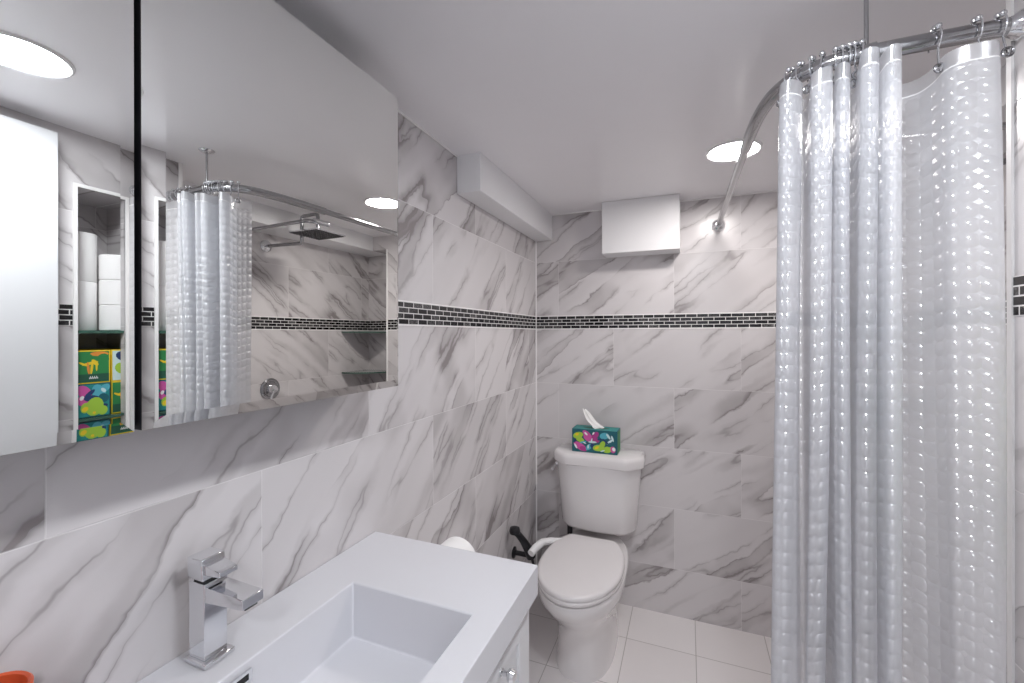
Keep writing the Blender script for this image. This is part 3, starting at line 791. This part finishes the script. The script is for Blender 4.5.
obj('ceiling_plate', bm, M['chrome'], rod)

# ------------------------------------------------------------------ shower curtain
CP = [(1.022, 1.125), (1.016, 1.090), (1.002, 1.045), (0.986, 1.012), (0.994, 0.992), (1.012, 0.996), (1.026, 1.012), (1.030, 1.050), (1.038, 1.082), (1.044, 1.060), (1.036, 1.000), (1.032, 0.968),
      (1.044, 0.958), (1.062, 0.966), (1.068, 0.990), (1.070, 1.045), (1.073, 1.060), (1.076, 1.020), (1.071, 0.972), (1.078, 0.957), (1.090, 0.966), (1.094, 0.992), (1.096, 1.040), (1.104, 1.068), (1.112, 1.050),
      (1.106, 0.985), (1.100, 0.945), (1.110, 0.932), (1.124, 0.940), (1.130, 0.970), (1.131, 0.990), (1.132, 0.965), (1.136, 0.941), (1.148, 0.938), (1.160, 0.955), (1.166, 1.010), (1.170, 1.068),
      (1.184, 1.094), (1.202, 1.088), (1.222, 1.066), (1.234, 1.036), (1.240, 1.006), (1.258, 0.990), (1.275, 0.983), (1.293, 0.976), (1.302, 0.986), (1.305, 0.998)]
fine = catmull([(a, b) for a, b in CP], 9)
# even arc-length spacing
acc = [0.0]
for p, q_ in zip(fine, fine[1:]): acc.append(acc[-1] + math.hypot(q_[0] - p[0], q_[1] - p[1]))
L = acc[-1]; N = int(L / 0.0042)
path = []; j = 0
for i in range(N + 1):
    s = L * i / N
    while j < len(acc) - 2 and acc[j + 1] < s: j += 1
    t = (s - acc[j]) / max(1e-9, acc[j + 1] - acc[j])
    path.append((fine[j][0] + (fine[j + 1][0] - fine[j][0]) * t, fine[j][1] + (fine[j + 1][1] - fine[j][1]) * t, s))
ZT_C, ZHEM, ZB_C = 1.948, 1.920, 0.06
def hookdip(s):   # the top sags a little between hooks
    return 0.010 * (0.5 - 0.5 * math.cos(2 * PI * s / 0.145))
def cpos(i, z):
    x, y, s = path[i]
    t = (ZT_C - z) / (ZT_C - ZB_C)
    k = 1 + 0.11 * t ** 0.7
    xx = 1.150 + (x - 1.150) * k + 0.008 * t * math.sin(s * 19 + 4.0 * t)
    yy = 1.005 + (y - 1.005) * (1 - 0.28 * t) + 0.012 * t * math.sin(s * 13 + 2.5 * t + 1.0)
    return xx, yy
def sheet(z_lo, z_hi, nz, dip):
    bm = bmesh.new(); uv = bm.loops.layers.uv.new('UVMap')
    V = []
    for r in range(nz + 1):
        z = z_hi + (z_lo - z_hi) * r / nz
        row = []
        for i in range(len(path)):
            x, y = cpos(i, z)
            row.append(bm.verts.new((x, y, z - hookdip(path[i][2]) * dip)))
        V.append(row)
    for r in range(nz):
        za, zb_ = z_hi + (z_lo - z_hi) * r / nz, z_hi + (z_lo - z_hi) * (r + 1) / nz
        for i in range(len(path) - 1):
            f = bm.faces.new((V[r][i], V[r + 1][i], V[r + 1][i + 1], V[r][i + 1]))
            for lp, (s, z) in zip(f.loops, ((path[i][2], za), (path[i][2], zb_), (path[i + 1][2], zb_), (path[i + 1][2], za))):
                lp[uv].uv = (s, z)
    return bm
cu = thing('shower_curtain', 'translucent white pebbled vinyl shower curtain hanging from the bent rod', 'shower curtain', (1.15, 1.0, ZB_C))
obj('sheet', sheet(ZB_C, ZHEM, 90, 1.0), M['curtain'], cu, sharp=180, recalc=False)
o = obj('weld_line', sheet(ZHEM - 0.0012, ZHEM + 0.0012, 1, 1.0), M['white_plastic'], cu, sharp=180, recalc=False)
for v in o.data.vertices: v.co.y -= 0.0006
o = obj('hem', sheet(ZHEM, ZT_C, 4, 1.0), M['hem'], cu, sharp=180, recalc=False); o['label'] = 'smooth clear top hem'

# hooks with roller balls
def rod_at(x_or_y, is_y=False):
    i = min(range(1, len(rodpts) - 1), key=lambda k: abs(rodpts[k][1 if is_y else 0] - x_or_y) + (0 if is_y or rodpts[k][1] < 1.13 else 9))
    p = Vector(rodpts[i]); tg = (Vector(rodpts[i + 1]) - Vector(rodpts[i - 1])).normalized()
    return p, tg
def hook(p, tg, drop, label, lean):
    t = thing('curtain_hook', label, 'curtain hook', p, 'curtain hooks on the shower rod')
    a = Vector((tg.y, -tg.x, 0)); up = Vector((0, 0, 1))       # a points to the room side
    if a.y > 0: a = -a
    R = 0.0225
    pts = []
    for k in range(21):
        th = math.radians(-60 + 265 * k / 20)
        pts.append(p + a * (R * math.cos(th)) + up * (R * math.sin(th)) + tg * 0.0)
    tail = pts[0]
    loop = [tail + up * (-drop * 0.35) + a * lean * 0.35, tail + up * (-drop * 0.75) + a * lean * 0.8, tail + up * (-drop) + a * lean, tail + up * (-drop - 0.006) + a * (lean + 0.006), tail + up * (-drop + 0.002) + a * (lean + 0.010)]
    pts = list(reversed(pts)) + loop
    bm = bmesh.new(); tube(bm, pts, 0.0016, 8)
    obj('wire', bm, M['chrome'], t)
    bm = bmesh.new()
    for th in (58, 90, 122):
        th = math.radians(th); ball(bm, p + a * (R * math.cos(th)) + up * (R * math.sin(th)), 0.0058)
    o = obj('roller_balls', bm, M['chrome'], t)
    bm = bmesh.new(); g_ = tail + up * (-drop) + a * (lean + 0.003)
    torus(bm, g_, a, 0.0070, 0.0026)
    obj('grommet', bm, M['steel'], t)
HK = [(1.022, False, 0.034, 0.020, 'hook at the far left, where the curtain begins on the bend'),
      (1.034, False, 0.034, 0.024, 'second hook from the left on the rod bend'),
      (1.050, False, 0.032, 0.020, 'third hook from the left, over the second curtain fold'),
      (1.067, False, 0.032, 0.020, 'fourth hook from the left, close to the third'),
      (1.084, False, 0.034, 0.024, 'fifth hook from the left, middle of the bunched folds'),
      (1.094, False, 0.034, 0.024, 'sixth hook from the left in the bunched folds'),
      (1.104, False, 0.046, 0.016, 'seventh hook from the left, its ring hanging in a recess'),
      (1.114, False, 0.034, 0.024, 'eighth hook from the left, just left of the ceiling post'),
      (1.124, False, 0.034, 0.024, 'ninth hook from the left, touching the ceiling post'),
      (1.236, False, 0.040, 0.002, 'single hook over the gap in the curtain top, with visible ring'),
      (1.292, False, 0.030, 0.016, 'hook over the right end of the curtain'),
      (1.322, False, 0.036, 0.010, 'rightmost hook, next to the wall flange')]
for v, isy, dr, ln, lb in HK:
    p, tg = rod_at(v, isy); hook(p, tg, dr, 'chrome ' + lb, ln)

# ------------------------------------------------------------------ inside the shower
sh = thing('rain_shower', 'square chrome rain shower head on an angled wall arm', 'shower head', (XS, 1.726, 1.957))
bm = bmesh.new(); lathe(bm, [(0.034, 0), (0.034, -0.006), (0.026, -0.012), (0.014, -0.016)], (XS, 1.726, 1.957), 'X', 32)
obj('flange', bm, M['chrome'], sh)
bm = bmesh.new()
ap = [(XS - 0.005, 1.726, 1.957), (1.60, 1.726, 1.953), (1.487, 1.726, 1.950), (1.474, 1.726, 1.953), (1.470, 1.726, 1.965), (1.470, 1.726, 2.080), (1.467, 1.726, 2.092), (1.455, 1.726, 2.096), (1.367, 1.726, 2.096), (1.354, 1.726, 2.092), (1.350, 1.726, 2.080), (1.350, 1.726, 2.002)]
tube(bm, ap, 0.0095, 14)
obj('arm', bm, M['steel'], sh)
bm = bmesh.new()
box(bm, 1.25, 1.45, 1.626, 1.826, 1.984, 1.992)
hd = obj('head', bm, M['chrome'], sh, bevel=0.002)
bm = bmesh.new()
for i in range(12):
    for k in range(12):
        x, y = 1.262 + i * 0.016, 1.638 + k * 0.016
        box(bm, x - 0.004, x + 0.004, y - 0.004, y + 0.004, 1.9815, 1.984)
o = obj('nozzle_field', bm, M['rubber'], hd); o['label'] = 'grid of dark rubber nozzles'; o['kind'] = 'stuff'
bm = bmesh.new(); lathe(bm, [(0.016, 0), (0.016, 0.012), (0.011, 0.016), (0.011, 0.03)], (1.35, 1.726, 1.992), n=24)
obj('swivel', bm, M['chrome'], sh)
bm = bmesh.new(); tube(bm, [(1.335, 1.735, 2.052), (1.365, 1.66, 2.046), (1.44, 1.50, 1.985), (1.51, 1.32, 1.915)], [0.010, 0.010, 0.008, 0.009], 14)
o = obj('hand_shower', bm, M['steel'], sh); o['label'] = 'slim hand shower clipped to the arm'
bm = bmesh.new(); tube(bm, [(1.333, 1.760, 2.050), (1.337, 1.690, 2.050)], 0.015, 18); ball(bm, (1.330, 1.775, 2.050), 0.016)
obj('clip', bm, M['chrome'], sh)
vv = thing('shower_valve', 'round chrome shower valve with lever on the shower wall', 'shower valve', (XS, 1.752, 1.135))
bm = bmesh.new(); lathe(bm, [(0.062, 0), (0.062, -0.004), (0.055, -0.010), (0.050, -0.010), (0.044, -0.008), (0.040, -0.014)], (XS, 1.752, 1.135), 'X', 40)
obj('escutcheon', bm, M['steel'], vv)
bm = bmesh.new(); lathe(bm, [(0.026, -0.008), (0.024, -0.035), (0.018, -0.044), (0.0, -0.046)], (XS, 1.752, 1.135), 'X', 28)
tube(bm, [(XS - 0.035, 1.752, 1.135), (XS - 0.042, 1.735, 1.105), (XS - 0.046, 1.720, 1.078)], [0.009, 0.007, 0.006], 12)
obj('handle', bm, M['chrome'], vv)
def corner_shelf(z, label):
    bm = bmesh.new(); n = 14; r0 = 0.265
    pts = [(XS - 0.002, YA - 0.002)] + [(XS - 0.002 - r0 * math.sin(PI / 2 * k / n), YA - 0.002 - r0 * math.cos(PI / 2 * k / n)) for k in range(n + 1)]
    lo = [bm.verts.new((x, y, z)) for x, y in pts]; hi = [bm.verts.new((x, y, z + 0.008)) for x, y in pts]
    bm.faces.new(list(reversed(lo))); bm.faces.new(hi)
    for i in range(len(pts)):
        k = (i + 1) % len(pts); bm.faces.new((lo[i], lo[k], hi[k], hi[i])).material_index = 1
    tag(obj('corner_shelf', bm, [M['glass'], M['glass_edge']]), label, 'shelf', 'glass corner shelves in the shower')
corner_shelf(1.462, 'upper glass corner shelf in the shower, just under the mosaic strip')
corner_shelf(1.180, 'lower glass corner shelf in the shower, below the mosaic strip')
